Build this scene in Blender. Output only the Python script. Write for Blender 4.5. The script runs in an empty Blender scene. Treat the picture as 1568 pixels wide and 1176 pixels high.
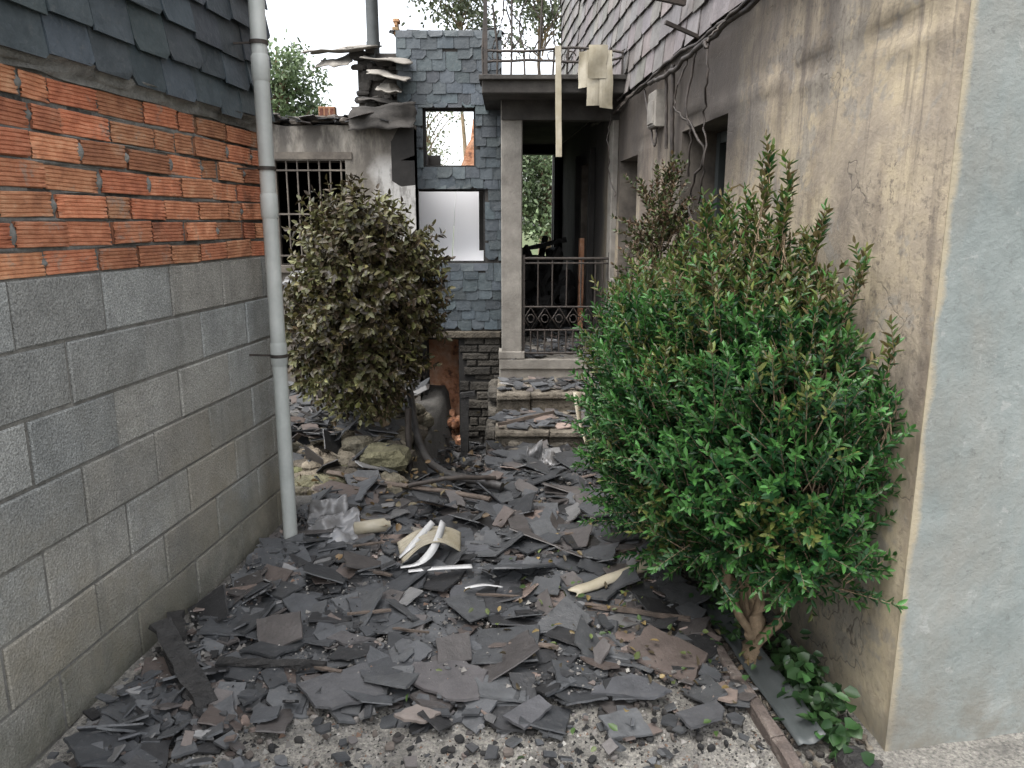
import bpy, math, random
import numpy as np
from mathutils import Vector, Matrix, noise
random.seed(7); rng=np.random.default_rng(7)
R=random.random
def U(a,b): return a+(b-a)*random.random()
scene=bpy.context.scene
# ------------------------------------------------------------------ nodes
def node(nt,typ,ins=None,**props):
    n=nt.nodes.new(typ)
    for k,v in props.items(): setattr(n,k,v)
    for k,v in (ins or {}).items():
        s=n.inputs[k]
        if isinstance(v,bpy.types.NodeSocket): nt.links.new(v,s)
        else: s.default_value=v
    return n
def newmat(name):
    m=bpy.data.materials.new(name); m.use_nodes=True; nt=m.node_tree
    nt.nodes.clear()
    out=node(nt,'ShaderNodeOutputMaterial'); b=node(nt,'ShaderNodeBsdfPrincipled')
    nt.links.new(b.outputs[0],out.inputs[0])
    return m,nt,b,out
def obj(nt): return node(nt,'ShaderNodeTexCoord').outputs['Object']
def mapping(nt,vec,scale=(1,1,1)): return node(nt,'ShaderNodeMapping',{'Vector':vec,'Scale':scale}).outputs[0]
def nz(nt,vec,scale,detail=4,rough=.6,dist=0): return node(nt,'ShaderNodeTexNoise',{'Vector':vec,'Scale':scale,'Detail':min(detail,5),'Roughness':rough,'Distortion':dist}).outputs[0]
def ramp(nt,f,stops,interp='LINEAR'):
    r=node(nt,'ShaderNodeValToRGB',{0:f}); cr=r.color_ramp; cr.interpolation=interp
    while len(cr.elements)<len(stops): cr.elements.new(.5)
    for e,(p,c) in zip(cr.elements,stops):
        e.position=p; e.color=(c[0],c[1],c[2],1) if hasattr(c,'__len__') else (c,c,c,1)
    return r.outputs[0]
def mix(nt,f,a,b,blend='MIX'):
    n=node(nt,'ShaderNodeMix',data_type='RGBA',blend_type=blend)
    for i,v in ((0,f),(6,a),(7,b)):
        if isinstance(v,bpy.types.NodeSocket): nt.links.new(v,n.inputs[i])
        elif i==0: n.inputs[0].default_value=v
        else: n.inputs[i].default_value=(v[0],v[1],v[2],1)
    return n.outputs[2]
def mth(nt,op,a,b=0.0,clamp=False):
    n=node(nt,'ShaderNodeMath',operation=op,use_clamp=clamp)
    for i,v in ((0,a),(1,b)):
        if isinstance(v,bpy.types.NodeSocket): nt.links.new(v,n.inputs[i])
        else: n.inputs[i].default_value=v
    return n.outputs[0]
def sep(nt,v): return node(nt,'ShaderNodeSeparateXYZ',{0:v}).outputs
def mrange(nt,v,a,b,c=0.,d=1.): return node(nt,'ShaderNodeMapRange',{0:v,1:a,2:b,3:c,4:d}).outputs[0]
def bump(nt,b,h,strength=.5,dist=.01,prev=None):
    ins={'Strength':strength,'Distance':dist,'Height':h}
    if prev is not None: ins['Normal']=prev
    n=node(nt,'ShaderNodeBump',ins).outputs[0]
    nt.links.new(n,b.inputs['Normal']); return n
def attr(nt): return node(nt,'ShaderNodeAttribute',attribute_name='Col').outputs['Color']
def setc(nt,b,c,rough=.8,metal=0.):
    if isinstance(c,bpy.types.NodeSocket): nt.links.new(c,b.inputs['Base Color'])
    else: b.inputs['Base Color'].default_value=(*c,1)
    b.inputs['Roughness'].default_value=rough; b.inputs['Metallic'].default_value=metal

def generic(name,stops,scale=8,rough=.8,bs=60,bstr=.4,bd=.004,use_attr=False,metal=0.,stretch=(1,1,1),grime=.35,dist=0):
    m,nt,b,_=newmat(name); o=mapping(nt,obj(nt),stretch)
    c=ramp(nt,nz(nt,o,scale,8,.65,dist),stops)
    if use_attr: c=mix(nt,1.,c,attr(nt),'MULTIPLY')
    g=ramp(nt,nz(nt,obj(nt),2.3,8,.7),[(.35,1-grime),(.6,1.)])
    c=mix(nt,1.,c,g,'MULTIPLY'); setc(nt,b,c,rough,metal)
    bump(nt,b,nz(nt,o,bs,3,.6),bstr,bd)
    return m

def mat_block():
    m,nt,b,_=newmat('concrete_block_mat'); o=obj(nt)
    fine=nz(nt,o,170,3,.7); mid=nz(nt,o,9,8,.7)
    c=ramp(nt,fine,[(.3,(.135,.14,.135)),(.5,(.285,.29,.275)),(.7,(.45,.455,.43))])
    c=mix(nt,1.,c,attr(nt),'MULTIPLY')
    c=mix(nt,1.,c,ramp(nt,mid,[(.3,.75),(.65,1.1)]),'MULTIPLY')
    z=sep(nt,o)[2]
    f=mth(nt,'MULTIPLY',mrange(nt,z,1.25,.3),ramp(nt,nz(nt,o,1.7,7,.7),[(.36,0.1),(.60,.7)]))
    c=mix(nt,f,c,(.28,.245,.175))
    f2=mth(nt,'MULTIPLY',mrange(nt,z,.45,.0),ramp(nt,nz(nt,o,5,7,.7),[(.3,.2),(.6,.9)]))
    c=mix(nt,f2,c,(.075,.078,.058))
    st=ramp(nt,nz(nt,mapping(nt,o,(6,6,.6)),1.6,4,.6),[(.55,0.),(.68,.35)])
    c=mix(nt,st,c,(.13,.13,.12))
    setc(nt,b,c,.92)
    v=node(nt,'ShaderNodeTexVoronoi',{'Vector':o,'Scale':120.}).outputs['Distance']
    p=bump(nt,b,v,.6,.005); bump(nt,b,fine,.8,.007,p)
    return m
def mat_cream():
    m,nt,b,_=newmat('cream_render_mat'); o=obj(nt); x,y,z=sep(nt,o)
    big=nz(nt,o,1.0,5,.68,.15)
    c=ramp(nt,big,[(.34,(.24,.205,.165)),(.44,(.36,.305,.23)),(.54,(.50,.42,.285)),(.62,(.44,.375,.275)),(.72,(.33,.285,.23))])
    st=nz(nt,mapping(nt,o,(1.8,1.8,.55)),1.5,5,.7,.2)
    c=mix(nt,1.,c,ramp(nt,st,[(.38,(.62,.60,.605)),(.50,1.),(.7,1.05)]),'MULTIPLY')
    c=mix(nt,ramp(nt,nz(nt,o,2.1,5,.8,.3),[(.53,0.),(.58,.65)]),c,(.28,.265,.235))
    sp=mth(nt,'MULTIPLY',ramp(nt,nz(nt,o,34,5,.75),[(.53,0.),(.62,1.)]),ramp(nt,nz(nt,o,1.9,4,.6),[(.42,0.),(.60,.8)]))
    c=mix(nt,sp,c,(.13,.11,.09))
    # thin vertical soot runs
    run=mth(nt,'MULTIPLY',ramp(nt,nz(nt,mapping(nt,o,(9,9,.45)),1.4,5,.65,.1),[(.54,0.),(.66,.75)]),mrange(nt,z,.7,1.9))
    c=mix(nt,run,c,(.12,.10,.085))
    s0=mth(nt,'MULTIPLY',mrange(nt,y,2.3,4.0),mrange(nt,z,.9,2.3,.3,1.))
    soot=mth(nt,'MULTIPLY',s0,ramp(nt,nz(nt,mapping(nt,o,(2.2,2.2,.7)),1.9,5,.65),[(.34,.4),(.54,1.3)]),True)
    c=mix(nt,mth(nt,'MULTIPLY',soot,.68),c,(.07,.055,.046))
    def plume(yc,w,z0):
        d=mth(nt,'ABSOLUTE',mth(nt,'SUBTRACT',y,yc)); d=mth(nt,'ADD',d,mth(nt,'MULTIPLY',mth(nt,'SUBTRACT',nz(nt,o,4,5,.7),.5),.5))
        return mth(nt,'MULTIPLY',mrange(nt,d,w,w*.5),mrange(nt,z,z0,z0+.35))
    pl=mth(nt,'MAXIMUM',plume(4.23,.95,1.65),plume(6.05,.65,1.6))
    c=mix(nt,mth(nt,'MULTIPLY',pl,.85),c,(.032,.026,.022))
    top=mth(nt,'MULTIPLY',mrange(nt,z,1.9,2.5),ramp(nt,nz(nt,mapping(nt,o,(4,4,.6)),1.5,5,.6),[(.38,.15),(.58,.95)]),True)
    c=mix(nt,top,c,(.07,.058,.05))
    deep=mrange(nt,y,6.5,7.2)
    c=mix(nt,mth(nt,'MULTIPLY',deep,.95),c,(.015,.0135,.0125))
    low=mth(nt,'MULTIPLY',mrange(nt,z,.8,.05),ramp(nt,nz(nt,o,3,5,.7),[(.3,.15),(.65,1.)]),True)
    c=mix(nt,mth(nt,'MULTIPLY',low,.7),c,(.19,.185,.155))
    dv=node(nt,'ShaderNodeVectorMath',{0:o,1:node(nt,'ShaderNodeTexNoise',{'Vector':o,'Scale':3.,'Detail':4.}).outputs['Color']},operation='ADD').outputs[0]
    cr=node(nt,'ShaderNodeTexVoronoi',{'Vector':dv,'Scale':1.1},feature='DISTANCE_TO_EDGE').outputs['Distance']
    crm=mth(nt,'MULTIPLY',ramp(nt,cr,[(0.,1.),(.006,0.)]),ramp(nt,nz(nt,o,.9,3),[(.46,0.),(.54,.85)]))
    c=mix(nt,crm,c,(.08,.067,.055))
    setc(nt,b,c,.9)
    p=bump(nt,b,nz(nt,o,3.,4,.6,.2),.4,.04); p=bump(nt,b,nz(nt,o,60,5,.75),.6,.006,p); bump(nt,b,mth(nt,'SUBTRACT',1.,crm),.5,.003,p)
    return m
def mat_blue():
    m,nt,b,_=newmat('blue_grey_render_mat'); o=obj(nt); x,y,z=sep(nt,o)
    c=ramp(nt,nz(nt,o,2.2,5,.75,.2),[(.3,(.14,.158,.15)),(.46,(.19,.213,.202)),(.58,(.225,.248,.236)),(.72,(.30,.315,.295))])
    c=mix(nt,ramp(nt,nz(nt,mapping(nt,o,(1,1,.5)),1.5,5,.75),[(.46,0.),(.62,.6)]),c,(.225,.215,.185))
    c=mix(nt,ramp(nt,nz(nt,o,30,5,.8),[(.57,0.),(.68,.55)]),c,(.11,.115,.105))
    c=mix(nt,ramp(nt,nz(nt,o,11,5,.8,.3),[(.60,0.),(.66,.5)]),c,(.33,.335,.315))
    e=mth(nt,'ADD',x,mth(nt,'MULTIPLY',mth(nt,'SUBTRACT',nz(nt,o,7,5,.7),.5),.06))
    c=mix(nt,ramp(nt,mrange(nt,e,1.162,1.182),[(0.,1.),(1.,0.)]),c,(.33,.285,.20))
    low=mth(nt,'MULTIPLY',mrange(nt,z,.4,.0),ramp(nt,nz(nt,o,8,5,.7),[(.35,.1),(.65,1.)]),True)
    c=mix(nt,low,c,(.17,.155,.125))
    setc(nt,b,c,.9)
    p=bump(nt,b,nz(nt,o,4.,4,.6,.2),.4,.035); bump(nt,b,nz(nt,o,70,5,.75),.7,.006,p)
    return m
def mat_greystucco():
    m,nt,b,_=newmat('sooty_grey_render_mat'); o=obj(nt); x,y,z=sep(nt,o)
    c=ramp(nt,nz(nt,o,2.2,5,.65,.3),[(.3,(.14,.125,.105)),(.5,(.22,.20,.17)),(.66,(.30,.28,.245))])
    s=mth(nt,'MULTIPLY',mrange(nt,z,1.6,2.4,0.,1.),ramp(nt,nz(nt,mapping(nt,o,(2.5,2.5,.8)),2.,5,.7),[(.36,0.1),(.53,1.)]))
    c=mix(nt,mth(nt,'MULTIPLY',s,.88),c,(.035,.03,.026))
    pw=mth(nt,'MULTIPLY',mrange(nt,mth(nt,'ADD',x,mth(nt,'MULTIPLY',nz(nt,o,4,5),.35)),-1.06,-.95),mrange(nt,z,2.2,2.05))
    c=mix(nt,mth(nt,'MULTIPLY',pw,.7),c,(.42,.415,.40))
    c=mix(nt,mth(nt,'MULTIPLY',ramp(nt,nz(nt,mapping(nt,o,(3,3,1)),3.,5,.75),[(.52,0.),(.62,1.)]),.6),c,(.06,.053,.047))
    c=mix(nt,mth(nt,'MULTIPLY',mrange(nt,z,1.3,.5),.8),c,(.07,.06,.05))
    setc(nt,b,c,.9); p=bump(nt,b,nz(nt,o,6,5,.7),.4,.03); bump(nt,b,nz(nt,o,80,4),.4,.004,p)
    return m
def mat_brick():
    m,nt,b,_=newmat('hollow_brick_mat'); o=obj(nt)
    c=ramp(nt,nz(nt,o,14,5,.7),[(.3,(.33,.125,.065)),(.5,(.50,.205,.105)),(.7,(.60,.31,.18))])
    c=mix(nt,1.,c,attr(nt),'MULTIPLY')
    c=mix(nt,ramp(nt,nz(nt,o,7,5,.8,.5),[(.57,0.),(.65,.65)]),c,(.28,.24,.20))
    c=mix(nt,ramp(nt,nz(nt,o,4,5,.75,.3),[(.58,0.),(.70,.65)]),c,(.12,.06,.04))
    setc(nt,b,c,.85); p=bump(nt,b,nz(nt,o,25,5,.7),.6,.012); bump(nt,b,nz(nt,o,150,3),.3,.002,p)
    return m
def mat_slate(name,a,bc,rough=.55,sc=9,dust=(.22,.21,.19)):
    m,nt,b,_=newmat(name); o=obj(nt)
    c=ramp(nt,nz(nt,o,sc,5,.7,.2),[(.3,a),(.7,bc)])
    c=mix(nt,1.,c,attr(nt),'MULTIPLY')
    c=mix(nt,ramp(nt,nz(nt,o,35,5,.75),[(.56,0.),(.74,.4)]),c,dust)
    setc(nt,b,c,rough); p=bump(nt,b,nz(nt,o,22,4,.65),.45,.012); bump(nt,b,nz(nt,o,140,3),.3,.002,p)
    return m
def mat_leaf(name,tr=.3,rough=.45):
    m,nt,b,out=newmat(name); a=attr(nt)
    r=node(nt,'ShaderNodeNewGeometry').outputs['Random Per Island']
    c=mix(nt,1.,a,ramp(nt,r,[(0.,.6),(1.,1.35)]),'MULTIPLY')
    setc(nt,b,c,rough)
    t=node(nt,'ShaderNodeBsdfTranslucent',{'Color':c}); mx=node(nt,'ShaderNodeMixShader',{0:tr,1:b.outputs[0],2:t.outputs[0]})
    nt.links.new(mx.outputs[0],out.inputs[0]); return m
def mat_ground():
    m,nt,b,_=newmat('ash_grit_mat'); o=obj(nt); x,y,z=sep(nt,o)
    c=ramp(nt,nz(nt,o,75,5,.75),[(.32,(.06,.058,.053)),(.45,(.17,.162,.145)),(.6,(.29,.275,.24)),(.75,(.42,.40,.36))])
    c=mix(nt,ramp(nt,nz(nt,o,4,5,.7),[(.45,.0),(.62,.6)]),c,(.07,.067,.062))
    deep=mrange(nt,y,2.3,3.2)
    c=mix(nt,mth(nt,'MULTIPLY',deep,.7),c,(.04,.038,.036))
    g=ramp(nt,nz(nt,o,2.,5),[(.35,(.04,.06,.02)),(.65,(.10,.12,.04))])
    c=mix(nt,mrange(nt,y,11.,14.),c,g)
    setc(nt,b,c,.95); p=bump(nt,b,nz(nt,o,45,5,.7),.8,.02); bump(nt,b,nz(nt,o,160,3),.6,.005,p)
    return m
M={}
M['block']=mat_block(); M['cream']=mat_cream(); M['blue']=mat_blue(); M['grey']=mat_greystucco(); M['brick']=mat_brick()
M['slate']=mat_slate('dark_slate_mat',(.024,.034,.040),(.056,.070,.078),dust=(.15,.15,.14))
M['slateR']=mat_slate('weathered_slate_mat',(.11,.099,.093),(.20,.185,.175),.7)
M['rubble']=mat_slate('rubble_slate_mat',(.58,.58,.58),(1.02,1.02,1.02),.5,12,(.16,.152,.14))
M['mortar']=generic('mortar_mat',[(.3,(.12,.118,.108)),(.7,(.24,.235,.215))],20,.95,90,.8,.008)
M['mortar2']=generic('joint_mortar_mat',[(.3,(.13,.125,.112)),(.7,(.26,.25,.225))],20,.95,90,.8,.008)
M['concrete']=generic('concrete_mat',[(.3,(.17,.155,.135)),(.7,(.30,.28,.245))],6,.9,70,.6,.006)
M['darkconc']=generic('sooty_concrete_mat',[(.3,(.022,.020,.018)),(.7,(.075,.068,.06))],5,.9,50,.6,.008)
M['char']=generic('charred_mat',[(.3,(.008,.008,.008)),(.7,(.035,.033,.031))],25,.75,70,.9,.01)
M['stone']=generic('rubble_stone_mat',[(.3,(.10,.09,.073)),(.5,(.19,.168,.135)),(.7,(.29,.26,.215))],9,.92,30,.9,.03,True)
M['pvc']=generic('pvc_pipe_mat',[(.3,(.38,.405,.385)),(.7,(.53,.545,.515))],5,.45,40,.1,.002,stretch=(1,1,.3),grime=.3)
M['cream_pl']=generic('cream_plastic_mat',[(.35,(.32,.28,.195)),(.7,(.46,.42,.33))],6,.5,30,.15,.003)
M['white']=generic('white_paint_mat',[(.3,(.48,.48,.47)),(.7,(.64,.64,.63))],6,.5,20,.1,.003,grime=.3)
M['iron']=generic('burnt_iron_mat',[(.3,(.02,.017,.015)),(.7,(.065,.05,.04))],30,.65,80,.4,.002)
M['hose']=generic('black_hose_mat',[(.3,(.02,.019,.018)),(.7,(.06,.056,.053))],20,.45,80,.3,.002)
M['wood']=generic('weathered_wood_mat',[(.3,(.065,.05,.04)),(.7,(.16,.125,.10))],6,.85,30,.6,.006,stretch=(3,3,3))
M['bark']=generic('bark_mat',[(.3,(.14,.10,.06)),(.7,(.30,.22,.14))],18,.9,40,.8,.01)
M['kerb']=generic('old_kerb_mat',[(.3,(.06,.048,.042)),(.5,(.12,.095,.082)),(.7,(.22,.19,.165))],11,.9,40,.8,.015)
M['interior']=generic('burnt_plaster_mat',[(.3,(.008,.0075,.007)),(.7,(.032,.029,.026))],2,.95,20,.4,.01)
M['orange']=generic('orange_brickwork_mat',[(.35,(.20,.10,.065)),(.46,(.60,.28,.15)),(.65,(.70,.43,.29))],9,.9,25,.8,.02)
M['dooor']=generic('dark_door_mat',[(.3,(.035,.042,.042)),(.7,(.07,.078,.078))],3,.5,30,.2,.004)
M['jamb']=generic('sooty_jamb_mat',[(.3,(.06,.05,.043)),(.7,(.19,.165,.135))],5,.9,40,.4,.006)
M['grit']=generic('grit_mat',[(.3,(.7,.7,.7)),(.7,(1.1,1.1,1.1))],30,.95,90,.4,.003,True)
M['ground']=mat_ground()
M['leaf']=mat_leaf('shrub_leaf_mat',.3,.42); M['dleaf']=mat_leaf('scorched_leaf_mat',.15,.5); M['tleaf']=mat_leaf('tree_leaf_mat',.3,.5)
M['plastic']=generic('dusty_plastic_mat',[(.35,(.14,.135,.13)),(.7,(.31,.315,.325))],9,.3,30,.2,.01)
m,nt,b,out=newmat('white_sheet_mat'); setc(nt,b,(.88,.88,.89),.8)
t=node(nt,'ShaderNodeBsdfTranslucent',{'Color':(.95,.95,.95,1)}); mx=node(nt,'ShaderNodeMixShader',{0:.35,1:b.outputs[0],2:t.outputs[0]}); nt.links.new(mx.outputs[0],out.inputs[0]); M['sheet']=m

# ------------------------------------------------------------------ mesh builder
class MB:
    def __init__(s): s.v=[];s.f=[];s.c=[];s.m=[];s.sm=[]
    def add(s,vs,fs,col=(1,1,1),mi=0,smooth=False):
        o=len(s.v); s.v+= [tuple(p) for p in vs]
        for f in fs: s.f.append([o+i for i in f]); s.c.append(col); s.m.append(mi); s.sm.append(smooth)
    def box(s,P,s0,s1,z0,z1,n0,n1,col=(1,1,1),mi=0,ch=0):
        if ch<=0:
            vs=[P(a,b,n) for n in (n0,n1) for (a,b) in ((s0,z0),(s1,z0),(s1,z1),(s0,z1))]
            s.add(vs,[(3,2,1,0),(4,5,6,7),(0,1,5,4),(1,2,6,5),(2,3,7,6),(3,0,4,7)],col,mi)
        else:
            vs=[P(a,b,n) for n in (n0,n1-ch) for (a,b) in ((s0,z0),(s1,z0),(s1,z1),(s0,z1))]
            vs+=[P(a,b,n1) for (a,b) in ((s0+ch,z0+ch),(s1-ch,z0+ch),(s1-ch,z1-ch),(s0+ch,z1-ch))]
            s.add(vs,[(3,2,1,0),(0,1,5,4),(1,2,6,5),(2,3,7,6),(3,0,4,7),(8,9,10,11),(4,5,9,8),(5,6,10,9),(6,7,11,10),(7,4,8,11)],col,mi)
    def prism(s,pts,thick,mat4,col,mi=0):
        n=len(pts); vs=[mat4@Vector((x,y,thick)) for x,y in pts]+[mat4@Vector((x*1.02,y*1.02,0)) for x,y in pts]
        fs=[tuple(range(n)),tuple(range(2*n-1,n-1,-1))]+[(i,n+i,n+(i+1)%n,(i+1)%n) for i in range(n)]
        s.add(vs,fs,col,mi)
    def tube(s,path,r,seg=8,col=(1,1,1),mi=0,cap=True,flat=1.):
        path=[Vector(p) for p in path]; n=len(path); rs=r if hasattr(r,'__len__') else [r]*n
        vs=[];up=Vector((0,0,1))
        for i,p in enumerate(path):
            d=(path[min(i+1,n-1)]-path[max(i-1,0)]).normalized()
            ref=up if abs(d.z)<.95 else Vector((1,0,0))
            a=d.cross(ref).normalized(); bb=a.cross(d).normalized()
            for k in range(seg):
                t=2*math.pi*k/seg; vs.append(p+a*math.cos(t)*rs[i]+bb*math.sin(t)*rs[i]*flat)
        fs=[(i*seg+k,i*seg+(k+1)%seg,(i+1)*seg+(k+1)%seg,(i+1)*seg+k) for i in range(n-1) for k in range(seg)]
        s.add(vs,fs,col,mi,True)
        if cap: s.add(vs[:seg],[tuple(range(seg))],col,mi); s.add(vs[-seg:],[tuple(range(seg))],col,mi)
    def beam(s,a,b,w,h,col=(1,1,1),mi=0,jit=0,n=6):
        a=Vector(a);b=Vector(b);d=(b-a).normalized(); side=d.cross(Vector((0,0,1)))
        side=side.normalized() if side.length>.1 else Vector((1,0,0)); up=side.cross(d).normalized()
        vs=[]
        for i in range(n+1):
            p=a.lerp(b,i/n)
            for (x,y) in ((-1,-1),(1,-1),(1,1),(-1,1)):
                vs.append(p+side*(x*w/2+U(-jit,jit))+up*(y*h/2+U(-jit,jit)))
        fs=[(4*i+k,4*i+(k+1)%4,4*i+4+(k+1)%4,4*i+4+k) for i in range(n) for k in range(4)]+[(0,1,2,3),(4*n+3,4*n+2,4*n+1,4*n)]
        s.add(vs,fs,col,mi)
    def sheet(s,fn,nu,nv,col=(1,1,1),mi=0,smooth=True):
        vs=[fn(i/nu,j/nv) for j in range(nv+1) for i in range(nu+1)]
        fs=[(j*(nu+1)+i,j*(nu+1)+i+1,(j+1)*(nu+1)+i+1,(j+1)*(nu+1)+i) for j in range(nv) for i in range(nu)]
        s.add(vs,fs,col,mi,smooth)
    def rock(s,c,sx,sy,sz,col=(1,1,1),mi=0,rz=None):
        c=Vector(c); q=Matrix.Rotation(U(0,6.28) if rz is None else rz,3,'Z')@Matrix.Rotation(U(-.15,.15),3,'X')
        vs=[];off=U(0,90);m=8
        ex=lambda v: math.copysign(abs(v)**.55,v)
        for zi,(zz,rr) in enumerate(((-1,.8),(-.35,1.0),(.55,.97),(1,.66))):
            for k in range(m):
                t=2*math.pi*k/m+.2
                p=Vector((ex(math.cos(t))*rr*sx,ex(math.sin(t))*rr*sy,zz*sz))
                p*=1+.22*noise.noise(p*(1.1/max(sx,sy))+Vector((off,0,0)))+U(-.08,.08)
                vs.append(c+q@p)
        fs=[(i*m+k,i*m+(k+1)%m,(i+1)*m+(k+1)%m,(i+1)*m+k) for i in range(3) for k in range(m)]+[tuple(range(m-1,-1,-1)),tuple(range(3*m,4*m))]
        s.add(vs,fs,col,mi)
    def done(s,name,mats,parent=None,solid=0):
        me=bpy.data.meshes.new(name); me.from_pydata(s.v,[],s.f)
        for mm in mats: me.materials.append(M[mm])
        me.polygons.foreach_set('material_index',s.m); me.polygons.foreach_set('use_smooth',s.sm)
        a=me.attributes.new('Col','FLOAT_COLOR','FACE'); arr=np.ones((len(s.f),4),dtype=np.float32); arr[:,:3]=np.array(s.c); a.data.foreach_set('color',arr.ravel())
        me.update(); o=bpy.data.objects.new(name,me); scene.collection.objects.link(o)
        if parent: o.parent=parent
        if solid:
            md=o.modifiers.new('sol','SOLIDIFY'); md.thickness=solid
        return o
def empty(name):
    e=bpy.data.objects.new(name,None); scene.collection.objects.link(e); return e
def PL(s,z,n): return (-1.625+.1128*s+n*.9937, s-n*.112, z)
def PR(s,z,n):
    if s<2.2 and n<0: s=s-n*.3
    return (1.29-.065*s-n*.998, s-n*.065, z)
def PF(y0): return lambda s,z,n:(s,y0-n,z)
def PS(x0): return lambda s,z,n:(x0+n,s,z)

def wall(mb,P,s0,s1,z0,z1,ops,th,step=.15,disp=0.,mi=0,mr=0,top=None):
    ss=set(np.round(np.linspace(s0,s1,max(2,int((s1-s0)/step)+1)),4)); zs=set(np.round(np.linspace(z0,z1,max(2,int((z1-z0)/step)+1)),4))
    es=set([s0,s1]);ez=set([z0,z1])
    for a,b,c,d in ops: es|={a,b}; ez|={c,d}
    ss=sorted(ss|es); zs=sorted(zs|ez)
    def inside(s,z): return any(a<s<b and c<z<d for a,b,c,d in ops)
    ns=len(ss)
    def zt(s,z):
        if top and z==z1: return z1+top(s)
        return z
    F=[];Bk=[]
    for z in zs:
        for s in ss:
            d=0 if (s in es or z in ez or disp==0) else disp*noise.noise(Vector((s*2.1,z*2.1,3)))
            F.append(P(s,zt(s,z),d)); Bk.append(P(s,zt(s,z),-th))
    fs=[]
    for j in range(len(zs)-1):
        for i in range(ns-1):
            if inside((ss[i]+ss[i+1])/2,(zs[j]+zs[j+1])/2): continue
            fs.append((j*ns+i,j*ns+i+1,(j+1)*ns+i+1,(j+1)*ns+i))
    mb.add(F,fs,(1,1,1),mi,disp>0); mb.add(Bk,[f[::-1] for f in fs],(1,1,1),mi)
    for a,b,c,d in ops:
        vs=[P(x,y,n) for n in (0,-th) for x,y in ((a,c),(b,c),(b,d),(a,d))]
        mb.add(vs,[(0,1,5,4),(1,2,6,5),(2,3,7,6),(3,0,4,7)],(1,1,1),mr)
    vs=[P(x,zt(x,y),n) for n in (0,-th) for x,y in ((s0,z0),(s1,z0),(s1,z1),(s0,z1))]
    mb.add(vs,[(1,2,6,5),(3,0,4,7)],(1,1,1),mi)
    k=[(F[(len(zs)-1)*ns+i],Bk[(len(zs)-1)*ns+i]) for i in range(ns)]
    mb.add([q for p in k for q in p],[(2*i,2*i+2,2*i+3,2*i+1) for i in range(ns-1)],(1,1,1),mi)

def cladding(mb,P,s0,s1,z0,z1,w,h,ops=(),base=(1,1,1),var=.25,miss=.02,jz=.012,th=.006,lift=.018,mi=0,cut=.3):
    r=0; z=z0
    while z<z1:
        s=s0-(w*.5 if r%2 else 0)+U(-.02,.02)
        while s<s1:
            ww=w*U(.88,1.1); a,b=max(s,s0),min(s+ww-.004,s1); s+=ww
            za=z+U(-jz,jz); zb=min(z+h*1.75,z1+.02)
            if b-a<.02 or R()<miss: continue
            for (oa,ob,oc,od) in ops:
                if b>oa and a<ob and zb>oc and za<od:
                    sc=(a+b)/2
                    if oa<sc<ob:
                        if za<oc-.02: zb=min(zb,oc)
                        else: za=od
                    elif sc<=oa: b=oa
                    else: a=ob
            if zb-za<.03 or b-a<.02: continue
            v=1+U(-var,var); col=tuple(base[k]*v*U(.95,1.05) for k in range(3))
            l0=lift+U(-.003,.006); l1=.002
            tw=U(-.004,.004)
            c1=cut*(b-a)*(R()<.5)*U(.1,.5); c2=cut*(b-a)*(R()<.5)*U(.1,.5)
            pts=[(a,za+c1,l0+tw),(a+c1,za,l0+tw),(b-c2,za,l0-tw),(b,za+c2,l0-tw),(b,zb,l1),(a,zb,l1)]
            vs=[P(x,y,n+th) for x,y,n in pts]+[P(x,y,n) for x,y,n in pts]
            n=6; mb.add(vs,[tuple(range(6)),tuple(range(11,5,-1))]+[(i,n+i,n+(i+1)%n,(i+1)%n) for i in range(n)],col,mi)
        z+=h; r+=1

# ------------------------------------------------------------------ LEFT WALL
WE=3.86
lw=empty('block_and_brick_wall')
mb=MB(); mb.box(PL,-1.2,WE,-.3,1.447,-.22,-.0055); mb.done('block_joint_mortar',['mortar2'],lw)
mb=MB(); mb.box(PL,-1.2,WE,1.4475,3.6,-.22,-.006); mb.done('mortar_core',['mortar'],lw)
mb=MB()
for r in range(9):
    zt=1.447-.2*r; zb=zt-.2; s=-1.2+(.2 if r%2 else 0.)+.1-.4
    while s<WE:
        a,b=max(s,-1.2),min(s+.4,WE)
        if b-a>.03:
            g=.005; v=U(.80,1.12); t=U(-.03,.06)
            mb.box(PL,a+g+U(-.002,.002),b-g,zb+g+U(-.0015,.0015),zt-g+U(-.0015,.0015),-.1,U(-.001,.004),(v*(1+t),v,v*(1-t)),0,.005)
        s+=.4
mb.done('concrete_blocks',['block'],lw)
mb=MB(); mo=MB()
bh=(2.028-1.447)/7
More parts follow.
